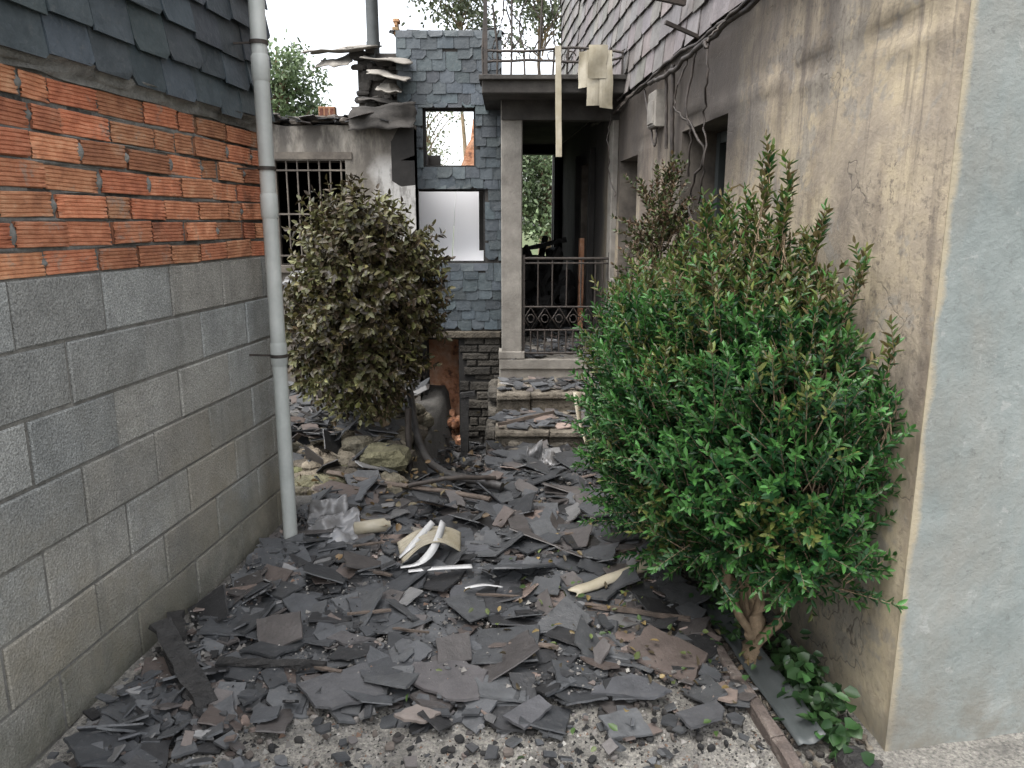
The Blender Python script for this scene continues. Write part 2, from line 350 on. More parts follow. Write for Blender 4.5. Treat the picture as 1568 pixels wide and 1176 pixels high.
for r in range(7):
    z0=1.449+bh*r; s=-1.2-U(0,.2)
    while s<WE:
        L=.245*U(.82,1.05)
        if R()<.1: L*=.5
        a,b=max(s,-1.2),min(s+L,WE); s+=L+U(.004,.016)
        if b-a<.03: continue
        z1=z0+bh-U(.006,.015); nn=U(-.002,.012); k=U(.66,1.18); rd=U(.85,1.12)
        prof=[]; nr=6; hh=(z1-z0)
        for q in range(nr):
            za=z0+hh*q/nr; zb=z0+hh*(q+1)/nr
            prof+=[(za+hh*.012,nn-.003),(za+hh*.04,nn),(zb-hh*.04,nn),(zb-hh*.012,nn-.003)]
        js=[U(-.005,.005),U(-.005,.005)]; dz=U(-.005,.005); nc=9
        n=len(prof); vs=[]
        for c_ in range(nc):
            t=c_/(nc-1); ed=(1-min(1,min(t,1-t)*9))
            for z,nq in prof:
                sx=a+js[0]+(b+js[1]-a-js[0])*t
                vs.append(PL(sx+(.006*noise.noise(Vector((z*70,r,a*9+t))) if ed>0 else 0),z+dz*t+.0015*noise.noise(Vector((sx*30,z*20,3))),nq-.005*ed*R()+.003*noise.noise(Vector((sx*25,z*40,7)))))
        fs=[(c_*n+i,(c_+1)*n+i,(c_+1)*n+i+1,c_*n+i+1) for c_ in range(nc-1) for i in range(n-1)]
        mb.add(vs,fs,(k,k*rd,k*rd),0)
        mb.box(PL,a+.004,b-.004,z0+.001,z1-.001,-.08,nn-.0085,(k*.6,k*rd*.6,k*rd*.6),0)
        if R()<.3:
            zc=(z0+z1)/2; h_=U(.01,.035); ph=U(0,9)
            mo.sheet(lambda u,v:PL(b+.005+(.014+.01*noise.noise(Vector((v*3,ph,0))))*(u-.5)*2*math.sin(math.pi*(.05+.9*v)),zc+h_*(v-.5)*2,nn-.004+.010*math.sin(math.pi*u)*math.sin(math.pi*v)),6,8)
mb.done('hollow_bricks',['brick'],lw)
mo.sheet(lambda u,v: (lambda s: PL(s, 2.022+.055*v+.012*noise.noise(Vector((s*5,v*3,0))), .008+.03*v*v+.016*noise.noise(Vector((s*9,v*3,5)))))(-1.2+u*(WE+1.2)),200,6)
for r in range(1,7):
    ph=U(0,50); z0=1.449+bh*r-.005
    mo.sheet(lambda u,v: (lambda s: PL(s, z0+.012*(v-.5)*2*(.6+.8*noise.noise(Vector((s*6,ph,0)))), -.006+.018*max(0,noise.noise(Vector((s*5,ph,5)))+.15)*math.sin(math.pi*v)))(-1.2+u*(WE+1.2)),220,3)
mo.done('mortar_smears',['mortar'],lw)
mb=MB(); cladding(mb,PL,-1.2,WE,2.065,3.6,.21,.125,var=.3,miss=.0,jz=.018,lift=.034,th=.008,mi=0)
mb.done('slate_cladding',['slate'],lw)
mb=MB(); mb.sheet(lambda u,v: PL(WE+.16*u, -.1+2.35*v, -.03+.03*noise.noise(Vector((u*3,v*14,1)))-.06*u*u),5,60)
mb.box(PL,WE,WE+.14,-.1,2.2,-.22,-.09); mb.done('rendered_wall_end',['jamb'],lw)
mb=MB(); px,py=-1.085,3.485
mb.tube([(px,py,.0),(px,py,3.6)],.034,20)
for z in (.95,1.62,2.2): mb.tube([(px,py,z),(px,py,z+.012),(px,py,z+.10),(px,py,z+.11)],[.034,.0385,.0385,.035],20,cap=False)
dp=empty('drainpipe'); mb.done('pipe',['pvc'],dp)
mb=MB()
for z in (.99,1.83,2.35):
    mb.tube([(px,py,z),(px,py,z+.016)],.0395,20); mb.beam((px-.03,py,z+.008),(px-.16,py+.02,z+.008),.010,.008)
mb.done('pipe_clamps',['iron'],dp)

# ------------------------------------------------------------------ GROUND
def sst(a,b,x):
    t=max(0,min(1,(x-a)/(b-a))); return t*t*(3-2*t)
def kx(y): return .835-.098*(y-1.99)
def gz(x,y):
    if y>12 or y<-3 or abs(x)>6: return 0
    z=.022*noise.noise(Vector((x*1.6,y*1.6,0)))+.012*noise.noise(Vector((x*6,y*6,4)))
    z*=sst(12,10,y)
    lx=-1.625+.1128*y
    if y<4.2: z+=.06*sst(.35,0,x-lx)*sst(1.2,2.4,y)
    pit=sst(4.35,5.0,y+.12*noise.noise(Vector((x*5,1,2))))*sst(-.66,-.58,x)*sst(-.10,-.16,x)*sst(9.5,8.5,y)
    z-=pit*(.16+.32*sst(4.6,5.9,y))
    return z
def axis(lo,hi,step,far):
    a=list(np.arange(lo,hi+1e-6,step)); l=[];r=[];d=step
    p=lo
    while p>-far: d*=1.35; p-=d; l.append(p)
    p=hi;d=step
    while p<far: d*=1.35; p+=d; r.append(p)
    return l[::-1]+a+r
xs=axis(-2.2,1.8,.04,400); ys=axis(1.2,9.6,.05,400)
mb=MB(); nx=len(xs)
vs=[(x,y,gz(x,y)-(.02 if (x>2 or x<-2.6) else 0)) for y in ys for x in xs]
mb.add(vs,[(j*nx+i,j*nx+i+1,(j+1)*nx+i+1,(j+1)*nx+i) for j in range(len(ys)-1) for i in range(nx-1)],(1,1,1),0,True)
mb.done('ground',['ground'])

# ------------------------------------------------------------------ RUBBLE
DC=[((.060,.063,.067),.38),((.082,.085,.088),.24),((.088,.079,.075),.13),((.125,.10,.088),.06),((.22,.17,.145),.03),((.028,.028,.029),.13),((.20,.198,.195),.03)]
def dcol(f=1.):
    r=R();a=0
    for c,p in DC:
        a+=p
        if r<a: break
    k=U(.65,1.35)*f; return tuple(q*k for q in c)
def shard(mb,x,y,z,size,tilt=.12,asp=None,col=None,th=None,rot=None):
    asp=asp or U(.5,1.); n=random.choice((4,4,5,5,6,7)); pts=[]
    if R()<.6:
        w,h=size/2,size/2*asp
        pts=[(-w,-h),(w,-h),(w,h),(-w,h)]; pts=[(a*U(.7,1.08),b*U(.7,1.08)) for a,b in pts]
        if R()<.8:
            i=random.randrange(4); a,b=pts[i],pts[(i+1)%4]; t=U(.25,.75)
            e=(a[0]+(b[0]-a[0])*t,a[1]+(b[1]-a[1])*t); e=(e[0]*U(.8,1.05)+U(-.1,.1)*w,e[1]*U(.8,1.1)+U(-.1,.1)*w); pts.insert(i+1,e)
        if R()<.6:
            i=random.randrange(len(pts)); a=pts[i]; p=pts[i-1]; q=pts[(i+1)%len(pts)]; t=U(.15,.5); t2=U(.15,.5)
            pts[i:i+1]=[(a[0]+(p[0]-a[0])*t,a[1]+(p[1]-a[1])*t),(a[0]+(q[0]-a[0])*t2,a[1]+(q[1]-a[1])*t2)]
    else:
        ph=U(0,6)
        for k in range(n):
            t=ph+2*math.pi*(k+U(-.3,.3))/n; rr=size/2*U(.7,1.1); pts.append((math.cos(t)*rr,math.sin(t)*rr*asp))
    if size>.08:
        q=[]
        for i,a in enumerate(pts):
            b=pts[(i+1)%len(pts)]; q.append(a)
            for t in (.25,.5,.75):
                q.append((a[0]+(b[0]-a[0])*t+U(-.025,.025)*size,a[1]+(b[1]-a[1])*t+U(-.025,.025)*size))
        pts=q
    m=Matrix.Translation((x,y,z))@Matrix.Rotation(random.gauss(0,tilt),4,'X')@Matrix.Rotation(random.gauss(0,tilt),4,'Y')@Matrix.Rotation(U(0,6.28) if rot is None else rot,4,'Z')
    mb.prism(pts,th or U(.004,.009),m,col or dcol())
def lx(y): return -1.60+.1128*y
def inpath(x,y):
    if y<4.25: return lx(y)+.03<x<kx(y)-.02
    if y<5.2: return -.14<x<kx(y)
    return False
mb=MB()
def place(n,smin,smax,ylo,yhi,zlo,zhi,tilt,pw=1.):
    for _ in range(n):
        y=ylo+(yhi-ylo)*R()**pw; x=U(-1.4,.85)
        if not inpath(x,y): continue
        s=smin+(smax-smin)*R()**1.6
        if x-s*.45<lx(y): continue
        if y<2.5 and x>-.75 and R()<.75*sst(2.5,2.15,y+.3*noise.noise(Vector((x*3,y*3,8)))): continue
        if y<3.1 and noise.noise(Vector((x*2.6,y*3.1,21)))>.16 and R()<.72: continue
        shard(mb,x,y,gz(x,y)+U(zlo,zhi),s,tilt)
place(820,.12,.34,2.25,5.2,.01,.06,.12)
place(2300,.05,.19,2.1,5.2,.005,.05,.18)
place(7500,.012,.07,1.8,5.2,.002,.05,.28)
place(240,.12,.32,2.4,5.2,.035,.08,.30)
for _ in range(340):
    y=U(1.8,4.2); x=lx(y)+abs(random.gauss(0,.16))+.10; shard(mb,x,y,gz(x,y)+U(.01,.05),U(.04,.2),.28)
for x,y,s,a,c,rot in ((-.22,2.36,.40,.62,(.095,.088,.088),.1),(.40,2.30,.30,.6,(.078,.08,.086),-.25),(-.58,2.30,.24,.8,(.08,.08,.083),.5),(.15,2.75,.26,.5,(.075,.077,.082),.2),(.72,2.27,.12,.8,(.22,.175,.15),.3),
    (-.12,3.02,.32,.4,(.08,.082,.088),.15),(.1,3.25,.38,.3,(.09,.092,.10),.1),(-.62,2.62,.30,.5,(.09,.085,.085),-.2),(-.30,2.16,.15,.7,(.20,.17,.15),.3),(-.1,3.42,.36,.3,(.10,.103,.11),.05),(.05,2.18,.17,.5,(.085,.085,.09),.8),(.62,2.16,.17,.6,(.075,.076,.08),.4)):
    shard(mb,x,y,gz(x,y)+.05,s,.04,a,c,.009,rot)
for _ in range(420):
    x=U(-.08,.86);k=random.choice((0,1,2,2)); y=U(5.3,5.8) if k==0 else (U(5.85,6.3) if k==1 else U(6.45,8.5)); shard(mb,x,y,(.15,.3,.45)[k]+U(.004,.03),U(.03,.16),.15,col=dcol(1.5))
for _ in range(900):
    x=U(-.62,-.14); y=U(4.35,6.9); shard(mb,x,y,gz(x,y)+U(.0,.05),U(.03,.16),.25,col=dcol(.6))
mb.done('slate_rubble',['rubble'])
mb=MB()
GC=[((.25,.235,.215),.34),((.15,.143,.132),.28),((.022,.022,.022),.25),((.40,.385,.35),.07),((.21,.135,.095),.06)]
for _ in range(28000):
    y=1.8+3.0*R()**1.9; x=U(-1.4,.85)
    if not inpath(x,y): continue
    s=U(.002,.007) if R()<.9 else U(.007,.016)
    r=R();a=0
    for c,p in GC:
        a+=p
        if r<a: break
    k=U(.7,1.2); c=tuple(q*k for q in c); z=gz(x,y)+(0 if y<2.3 else U(0,.06))
    tp=(x+U(-.4,.4)*s,y+U(-.4,.4)*s,z+s*U(.5,1.2))
    mb.add([(x+s,y,z),(x-.5*s,y+.86*s*U(.6,1),z),(x-.5*s,y-.86*s,z),tp],[(0,1,3),(1,2,3),(2,0,3)],c)
for _ in range(1000):
    y=U(1.8,4.2); x=U(-1.35,.8)
    if inpath(x,y): mb.rock((x,y,gz(x,y)+.010+(.02 if y>2.3 else 0)),U(.005,.018),U(.005,.015),U(.004,.010),random.choice(((.02,.02,.02),(.03,.028,.026),(.25,.23,.21),(.13,.11,.095))))
mb.done('gravel',['grit'])

# ------------------------------------------------------------------ RIGHT HOUSE
hs=empty('rendered_house')
doorO=(3.84,4.62,.1,2.12); winO=(5.75,6.38,1.15,2.09); backO=(7.6,8.4,.45,2.2)
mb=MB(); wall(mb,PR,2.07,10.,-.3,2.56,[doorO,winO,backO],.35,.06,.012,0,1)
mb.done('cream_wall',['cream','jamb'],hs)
mb=MB(); wall(mb,PR,2.07,10.,2.56,5.6,[],.35,.5); mb.done('upper_wall',['darkconc'],hs)
mb=MB(); cladding(mb,PR,2.09,10.,2.56,5.6,.24,.15,var=.22,miss=.01,jz=.008,lift=.03,th=.007); mb.done('slate_cladding',['slateR'],hs)
dvx,dvy=math.cos(math.radians(10)),math.sin(math.radians(10))
def PB(s,z,n):
    if s<.1 and n<0: s=s-n*.35
    return (1.1555+dvx*s+dvy*n, 2.066+dvy*s-dvx*n, z)
mb=MB(); wall(mb,PB,0.,4.,-.3,5.6,[],.3,.08,.008); mb.done('blue_grey_wall',['blue'],hs)
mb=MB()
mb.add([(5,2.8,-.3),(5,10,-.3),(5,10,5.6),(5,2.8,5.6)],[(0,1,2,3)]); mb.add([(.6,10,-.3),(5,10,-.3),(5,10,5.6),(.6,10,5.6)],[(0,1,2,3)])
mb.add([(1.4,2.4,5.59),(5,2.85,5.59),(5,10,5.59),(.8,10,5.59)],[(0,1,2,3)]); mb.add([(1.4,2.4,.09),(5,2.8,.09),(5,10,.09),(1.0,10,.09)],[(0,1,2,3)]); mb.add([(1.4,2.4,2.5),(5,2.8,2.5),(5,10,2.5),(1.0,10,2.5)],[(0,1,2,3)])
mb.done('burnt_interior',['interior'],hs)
mb=MB()
mb.box(PR,3.90,4.30,.1,2.08,-.30,-.26); mb.box(PR,3.86,3.92,.1,2.11,-.3,-.2); mb.box(PR,4.54,4.60,.1,2.11,-.3,-.2); mb.box(PR,3.93,4.53,2.05,2.11,-.3,-.2)
for z in (.3,1.1): mb.box(PR,3.97,4.24,z,z+.6,-.259,-.25)
mb.done('burnt_door',['dooor'],hs)
mb=MB(); mb.box(PR,5.7,6.43,1.09,1.15,-.1,.05,ch=.006); mb.box(PR,6.46,6.62,.3,2.52,.003,.05,ch=.006); mb.done('stone_trim',['concrete'],hs)
mb=MB(); mb.box(PR,5.02,5.2,2.2,2.42,.0,.07,ch=.01); mb.box(PR,5.04,5.18,2.22,2.36,.07,.078,ch=.004); mb.done('meter_box',['concrete'],hs)
mb=MB()
def cable(pts,r=.006,n=24,wob=.01):
    P=[Vector(p) for p in pts]; out=[]
    for i in range(n+1):
        t=i/n*(len(P)-1); k=min(int(t),len(P)-2); f=t-k
        p0=P[max(k-1,0)];p1=P[k];p2=P[k+1];p3=P[min(k+2,len(P)-1)]
        q=.5*((2*p1)+(p2-p0)*f+(2*p0-5*p1+4*p2-p3)*f*f+(3*p1-p0-3*p2+p3)*f**3)
        out.append(q+Vector((U(-wob,wob),U(-wob,wob),U(-wob,wob))))
    return out
mb.tube(cable([PR(2.6,2.50,.05),PR(3.6,2.50,.06),PR(4.6,2.46,.07),PR(5.6,2.51,.05),PR(6.6,2.47,.06),PR(7.5,2.5,.05)],n=50),.014,6)
mb.tube(cable([PR(3.,2.55,.07),PR(3.9,2.50,.08),PR(4.9,2.53,.06),PR(6.1,2.44,.09)],n=40,wob=.006),.009,6)
mb.tube(cable([PR(4.2,2.49,.06),PR(4.25,2.2,.09),PR(4.1,1.95,.03),PR(4.25,1.75,.05),PR(4.1,1.5,.04)],wob=.01),.007,6)
mb.tube(cable([PR(4.35,2.49,.06),PR(4.4,2.25,.11),PR(4.3,2.1,.05),PR(4.38,1.85,.02)],wob=.008),.006,6)
mb.tube(cable([PR(4.0,2.49,.06),PR(3.95,2.3,.08),PR(4.05,2.15,.05),PR(3.98,1.9,.06),PR(4.1,1.7,.04)],wob=.008),.006,6)
mb.tube(cable([PR(3.7,2.52,.06),PR(3.72,2.42,.16),PR(3.6,2.36,.2)],wob=.006),.006,6)
mb.tube(cable([PR(5.1,2.2,.03),PR(5.12,2.1,.04),PR(5.4,2.48,.05)],wob=.004),.007,6)
mb.tube(cable([PR(4.70,2.5,.05),PR(4.70,2.2,.04),PR(4.70,1.9,.03)],wob=.002),.013,8)
mb.tube(cable([PR(4.85,2.5,.05),PR(4.85,2.3,.04),PR(4.85,2.05,.03)],wob=.002),.010,8)
mb.tube(cable([PR(6.3,2.45,.1),PR(6.2,2.2,.14),PR(6.25,1.95,.1),PR(6.1,1.8,.08)],wob=.01),.005,6)
mb.beam(PR(4.3,2.56,.02),PR(4.25,2.62,.22),.018,.018)
mb.beam(PR(4.5,2.78,.05),PR(4.45,2.82,.36),.03,.03)
mb.done('loose_cables',['iron'],hs)

mb=MB(); mb.box(PF(6.42),-.11,.90,-.5,.45,-4.2,0,ch=.01); mb.done('porch_floor',['concrete'],hs)
mb=MB(); mb.box(PF(6.42),-.11,.86,.38,.455,.0,.02)
mb.box(PF(6.46),-.09,.085,.45,2.57,-.175,0,ch=.008)
mb.box(PF(6.455),-.115,.11,.455,.52,-.19,.012,ch=.006); mb.done('concrete_column',['concrete'],hs)
mb=MB(); mb.box(PF(6.12),-.23,.95,2.57,2.69,-4.,0,ch=.008)
mb.box(PF(6.1),-.25,.95,2.665,2.70,-.3,.02,ch=.004); mb.box(PF(6.44),-.085,.9,2.42,2.57,-.14,.0); mb.done('balcony_slab',['darkconc'],hs)
mb=MB()
wall(mb,PS(-.11),7.3,10.1,-.5,2.57,[],.2,.5); wall(mb,PF(10.),-.11,.75,-.3,2.57,[(.06,.54,.9,2.46)],.2,.3)
wall(mb,PF(10.4),.54,.9,-.3,2.57,[],.2,.5)
mb.box(PR,8.42,8.52,.45,2.3,.01,.06); mb.box(PR,7.5,7.6,.45,2.3,.01,.06); mb.done('porch_burnt_walls',['interior'],hs)
mb=MB(); mb.box(PR,8.0,8.06,.5,1.45,.02,.07); mb.done('rusty_panel',['orange'],hs)
mb=MB(); yb=6.14
mb.tube(cable([(-.22,yb,2.80),(.2,yb,2.81),(.6,yb-.02,2.79),(.84,yb,2.83)],wob=.003),.010,6)
mb.tube(cable([(-.22,yb,2.88),(.1,yb-.02,2.87),(.45,yb,2.90),(.84,yb-.03,2.86)],wob=.003),.010,6)
mb.tube(cable([(-.22,yb,2.88),(-.22,yb+.6,2.88),(-.2,yb+1.2,2.9)],wob=.003),.009,6)
mb.tube(cable([(-.22,yb,3.42),(.25,yb+.03,3.40),(.62,yb,3.32)],wob=.003),.012,6)
for i,x in enumerate(np.linspace(-.22,.84,11)):
    top=3.42 if i in (0,2,4) else (3.2 if i==1 else 2.9)
    mb.tube([(x,yb,2.68),(x+U(-.01,.01),yb,2.88),(x+U(-.04,.04),yb,top)],.009,6)
mb.beam((-.20,yb,2.7),(-.20,yb,3.6),.03,.03)
for i in range(7):
    x=-.12+i*.14; mb.tube([(x+.045*math.cos(t)*(1-.06*k),yb,2.84+.035*math.sin(t)) for k,t in enumerate(np.linspace(0,6.28,12))],.005,5)
for i in range(7):
    x=-.15+i*.08; mb.tube(cable([(x,yb+.02,2.9),(x+U(-.05,.08),yb+U(0,.1),3.05),(x+U(-.1,.1),yb+.05,3.2),(x+U(-.1,.15),yb,3.38)],wob=.005),.006,5)
mb.done('balcony_railing',['iron'],hs)
mb=MB()
mb.beam((.345,6.08,2.90),(.36,6.07,2.10),.045,.012,jit=.002)
mb.done('hanging_slat',['cream_pl'],hs)
mb=MB()
for (x0,w,zt_,zb,off,lean) in ((.50,.07,2.86,2.60,.0,.0),(.555,.10,2.87,2.47,.02,.01),(.645,.10,2.86,2.45,.035,.015),(.57,.14,2.89,2.66,.06,-.01)):
    mb.sheet(lambda u,v:(x0+w*u+lean*v+.003*math.sin(v*9+off*90), 6.07-off+.012*math.sin(v*3+u*2+off*60), zt_-(zt_-zb)*v+.012*(u-.5)*math.sin(off*90+1)),5,14,(1,1,1),0,False)
mb.done('hanging_sheets',['cream_pl'],hs,solid=.004)

gt=empty('iron_gate'); mb=MB(); yg=6.5
x0,x1=.10,.83
for z in (1.31,1.27,.90,.70,.50): mb.tube([(x0,yg,z),(x1,yg,z)],.009 if z!=1.31 else .013,6)
mb.beam((x1,yg,.45),(x1,yg,1.36),.03,.03); mb.beam((x0,yg,.45),(x0,yg,1.34),.02,.02)
n=12
for i in range(n+1):
    x=x0+(x1-x0)*i/n; mb.tube([(x,yg,.50),(x,yg,.70)],.007,5)
    if i%2==0 or i>9: mb.tube([(x,yg,.90),(x,yg,1.31)],.007,5)
for i in range(6):
    c=x0+(x1-x0)*(i+.5)/6; w=(x1-x0)/12*.95
    mb.tube([(c-w,yg,.80),(c,yg,.895),(c+w,yg,.80),(c,yg,.705),(c-w,yg,.80)],.006,5)
    mb.tube([(c+.03*math.cos(t),yg,.80+.035*math.sin(t)) for t in np.linspace(0,6.28,11)],.005,5)
mb.done('gate_bars',['iron'],gt)
mb=MB()
for (a,b) in (((.12,8.2,.5),(.52,8.4,1.35)),((.5,8.,.5),(.15,8.6,1.35)),((.1,8.9,1.3),(.62,8.8,1.42)),((.15,7.8,.48),(.6,8.2,1.05)),((.2,8.9,.5),(.4,9.2,1.45))): mb.beam(a,b,.05,.05,jit=.008)
for _ in range(80): mb.rock((U(.0,.6),U(8.0,9.6),.45+U(0,.8)),U(.06,.16),U(.05,.13),U(.04,.1))
mb.done('charred_timber_pile',['char'])

# ------------------------------------------------------------------ STEPS
st=empty('stone_steps'); mb=MB()
for (y0,y1,z) in ((5.25,5.85,.15),(5.8,6.45,.30)):
    x=-.12
    while x<.84:
        w=U(.2,.42); x2=min(x+w,.86)
        ys_=y0+U(-.02,.03)
        k=U(.75,1.05)
        def PT(s,zz,n): return (s,ys_-n,zz+.006*noise.noise(Vector((s*9,zz*9,n*9))))
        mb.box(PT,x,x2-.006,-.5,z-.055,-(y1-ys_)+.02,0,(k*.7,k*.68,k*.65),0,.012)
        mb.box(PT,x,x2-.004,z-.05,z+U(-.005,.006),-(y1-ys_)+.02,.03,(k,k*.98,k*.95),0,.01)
        x=x2
mb.done('step_slabs',['stone'],st)
mb=MB()
for i in range(60):
    y=U(4.7,6.9); z=U(-.45,.15 if y<5.8 else .3)-.03
    if y<5.25: z=U(-.4,-.08)
    mb.rock((-.15,y,z),.05,U(.06,.16),U(.03,.06),tuple([U(.3,.65)]*3),0,0)
for i in range(16): mb.rock((U(.0,.85),U(5.0,5.3),U(.0,.05)),U(.03,.1),U(.03,.08),U(.02,.04),tuple([U(.6,1.1)]*3))
mb.done('rubble_sides',['stone'],st)
# ------------------------------------------------------------------ LEFT LEDGE
mb=MB()
for i in range(170):
    y=U(4.25,5.9); x=U(-1.5,-.70)
    h=.04+.20*sst(4.2,4.8,y)*sst(-1.8,-.9,x)
    z=U(0,h); g=random.choice(((.8,.76,.68),(.6,.6,.52),(.42,.48,.26),(.95,.9,.84),(.35,.33,.3)))
    mb.rock((x,y,z),U(.03,.13),U(.03,.11),U(.02,.06),g)
for (x,y,z,a,b,c) in ((-.80,4.60,.16,.15,.12,.06),(-.78,4.9,.18,.12,.16,.05),(-1.0,4.75,.12,.16,.16,.06),(-.78,4.45,.03,.10,.08,.05),(-1.15,4.4,.05,.18,.13,.05),(-.95,5.2,.20,.2,.18,.05)):
    mb.rock((x,y,z),a,b,c,random.choice(((.85,.83,.76),(.6,.63,.45))),0,U(-.2,.2))
for i in range(40): mb.rock((-.72,U(4.5,6.0),U(-.4,.10)),.05,U(.05,.11),U(.025,.05),tuple([U(.3,.6)]*3),0,0)
mb.done('low_stone_wall',['stone'])
mb=MB()
for _ in range(380):
    x=U(-1.9,-.75); y=U(4.3,6.6); shard(mb,x,y,.20*sst(4.3,4.8,y)+U(.0,.1),U(.04,.22),.35,col=dcol(.75))
mb.done('slate_rubble',['rubble'])

# ------------------------------------------------------------------ OUTBUILDING with barred window
ob=empty('burnt_outbuilding'); WO=(-2.1,-1.44,1.24,2.13)
mb=MB(); wall(mb,PF(6.8),-2.9,-.84,-.3,2.42,[WO],.25,.12,.012,0,1,top=lambda s:.04*noise.noise(Vector((s*4,0,0)))); mb.done('front_wall',['grey','jamb'],ob)
mb=MB(); wall(mb,PS(-.84),6.8,7.0,-.3,2.4,[],.2,.2)
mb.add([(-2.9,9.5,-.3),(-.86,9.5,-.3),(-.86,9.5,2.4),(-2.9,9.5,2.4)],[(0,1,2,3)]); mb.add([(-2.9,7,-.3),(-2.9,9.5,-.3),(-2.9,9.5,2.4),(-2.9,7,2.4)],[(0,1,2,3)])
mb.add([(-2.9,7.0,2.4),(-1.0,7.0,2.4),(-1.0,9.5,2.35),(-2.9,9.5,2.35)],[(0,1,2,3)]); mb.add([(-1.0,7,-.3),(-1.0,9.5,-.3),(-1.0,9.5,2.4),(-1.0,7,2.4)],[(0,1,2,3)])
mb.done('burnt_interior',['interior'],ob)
mb=MB(); mb.box(PF(6.8),-2.2,-1.38,1.17,1.24,-.1,.05,ch=.006); mb.box(PF(6.8),-2.2,-1.38,2.14,2.2,-.05,.012); mb.done('window_sill',['jamb'],ob)
mb=MB()
for i in range(7): mb.tube([(-2.05+i*.095,6.82,1.24),(-2.05+i*.095,6.82,2.13)],.008,6)
for z in (1.32,1.68,2.05): mb.beam((-2.1,6.82,z),(-1.44,6.82,z),.02,.014)
mb.done('window_bars',['jamb'],ob)
mb=MB()
for _ in range(170):
    x=U(-2.8,-.95); y=U(6.72,7.1); shard(mb,x,y,2.43+U(0,.06)+.02*math.sin(x*5),U(.08,.26),.15,col=dcol(.45))
for _ in range(30): mb.rock((U(-2.7,-1.),U(6.8,7.0),2.45+U(0,.03)),U(.04,.1),U(.04,.08),U(.02,.04),(.10,.085,.07))
for _ in range(26):
    s=U(-1.1,-.1); shard(mb,s,7.08,3.21+U(0,.02),U(.06,.16),.15,col=dcol(.7))
mb.done('burnt_roof_edge',['rubble'],ob)
mb=MB(); mb.box(PF(6.85),-1.66,-1.52,2.49,2.58,-.08,0,(.5,.6,.6),0,.004)
for i in range(3): mb.box(PF(6.855),-1.65+i*.045,-1.62+i*.045,2.505,2.565,-.02,.008,(.2,.15,.15))
for k in range(4): mb.box(PF(7.05),-1.03+U(-.02,.02),-.97+U(-.02,.02),3.20+k*.034,3.228+k*.034,-.1,0,(U(.5,.8),1.,1.),0,.004)
mb.done('loose_bricks',['brick'],ob)
def bent(mb,p0,u,v,amp,seed,nu=14,nv=10,col=(1,1,1)):
    p0=Vector(p0);u=Vector(u);v=Vector(v);nn=u.cross(v).normalized()
    def f(a,b):
        q=p0+u*a+v*b+nn*amp*(noise.noise(Vector((a*1.7+seed,b*1.7,seed)))*1.5+.25*noise.noise(Vector((a*6,b*6,seed))))
        return q+v*.18*noise.noise(Vector((a*4,seed,1)))*(1 if b>.5 else -1)+u*.12*noise.noise(Vector((b*4,seed,7)))*(1 if a>.5 else -1)
    mb.sheet(f,nu,nv,col)
mb=MB()
bent(mb,(-1.36,6.72,2.56),(.56,.0,.03),(-.02,-.02,-.20),.05,3); bent(mb,(-1.30,6.78,2.62),(.46,0,-.04),(-.02,.3,.09),.04,9)
mb.done('bent_roof_sheets',['darkconc'],ob,solid=.006)
mb=MB()
bent(mb,(-1.80,6.9,3.02),(.62,0,.05),(.02,.35,.10),.03,30,col=(1,1,1)); bent(mb,(-1.70,6.9,2.90),(.30,0,.03),(.02,.3,.14),.03,34); bent(mb,(-1.28,6.85,2.98),(.42,0,-.05),(.0,.3,.07),.03,41); bent(mb,(-1.22,6.75,2.83),(.34,0,-.05),(.0,.3,.09),.03,50); bent(mb,(-1.14,6.7,2.70),(.2,0,-.04),(.0,.25,.08),.03,57)
mb.done('pale_roof_sheets',['concrete'],ob,solid=.008)
mb=MB(); mb.tube([(-1.22,7.15,2.9),(-1.22,7.15,3.12),(-1.225,7.15,4.3)],.055,16); mb.tube([(-1.22,7.15,3.12),(-1.22,7.15,3.16)],.062,16)
mb.done('flue_pipe',['dooor'],ob)
mb=MB(); mb.box(PF(7.1),-1.36,-.98,2.4,3.06,-.3,0,ch=.01)
for k in range(40): mb.rock((U(-1.36,-.98),7.08,U(2.42,3.08)),U(.03,.08),.03,U(.015,.04),(1,1,1),0,0)
mb.done('chimney_block',['darkconc'],ob)

# ------------------------------------------------------------------ SLATE CLAD BUILDING
sb=empty('slate_clad_building'); A=(-.784,-.323,2.09,2.59); B=(-.867,-.242,1.244,1.90); C=(-.80,-.50,-.5,.54)
mb=MB(); wall(mb,PF(7.0),-1.0,-.09,.63,3.2,[A,B],.14,.2,0,0,0); mb.done('wall',['darkconc'],sb)
mb=MB(); cladding(mb,PF(7.0),-1.0,-.09,.64,3.2,.13,.09,[A,B],var=.35,miss=.01,jz=.010,lift=.016,th=.006,cut=.6); mb.done('slate_cladding',['slate'],sb)
mb=MB(); wall(mb,PF(7.02),-1.2,-.09,-.6,.63,[C],.22,.2)
z=-.55
while z<.56:
    s=-1.2
    h=U(.05,.10)
    while s<-.1:
        w=U(.08,.26); a,b=s,min(s+w,-.1)
        if not (a<C[1] and b>C[0]): mb.box(PF(7.02),a,b-.010,z+U(-.006,.006),z+h-.008+U(-.006,.006),-.05,U(.01,.05),tuple([U(.12,.32)]*3),1,.012)
        s+=w
    z+=h
mb.box(PF(7.02),-1.0,-.1,.56,.625,-.1,.07,(.45,.43,.40),1,.01)
mb.done('stone_base',['interior','stone'],sb)
mb=MB()
for (a,b,c,d) in (A,B):
    for q in ((a,a+.018,c,d),(b-.018,b,c,d),(a+.018,b-.018,c,c+.018),(a+.018,b-.018,d-.018,d)): mb.box(PF(7.06),*q,-.05,0)
mb.done('window_frames',['char'],sb)
mb=MB()
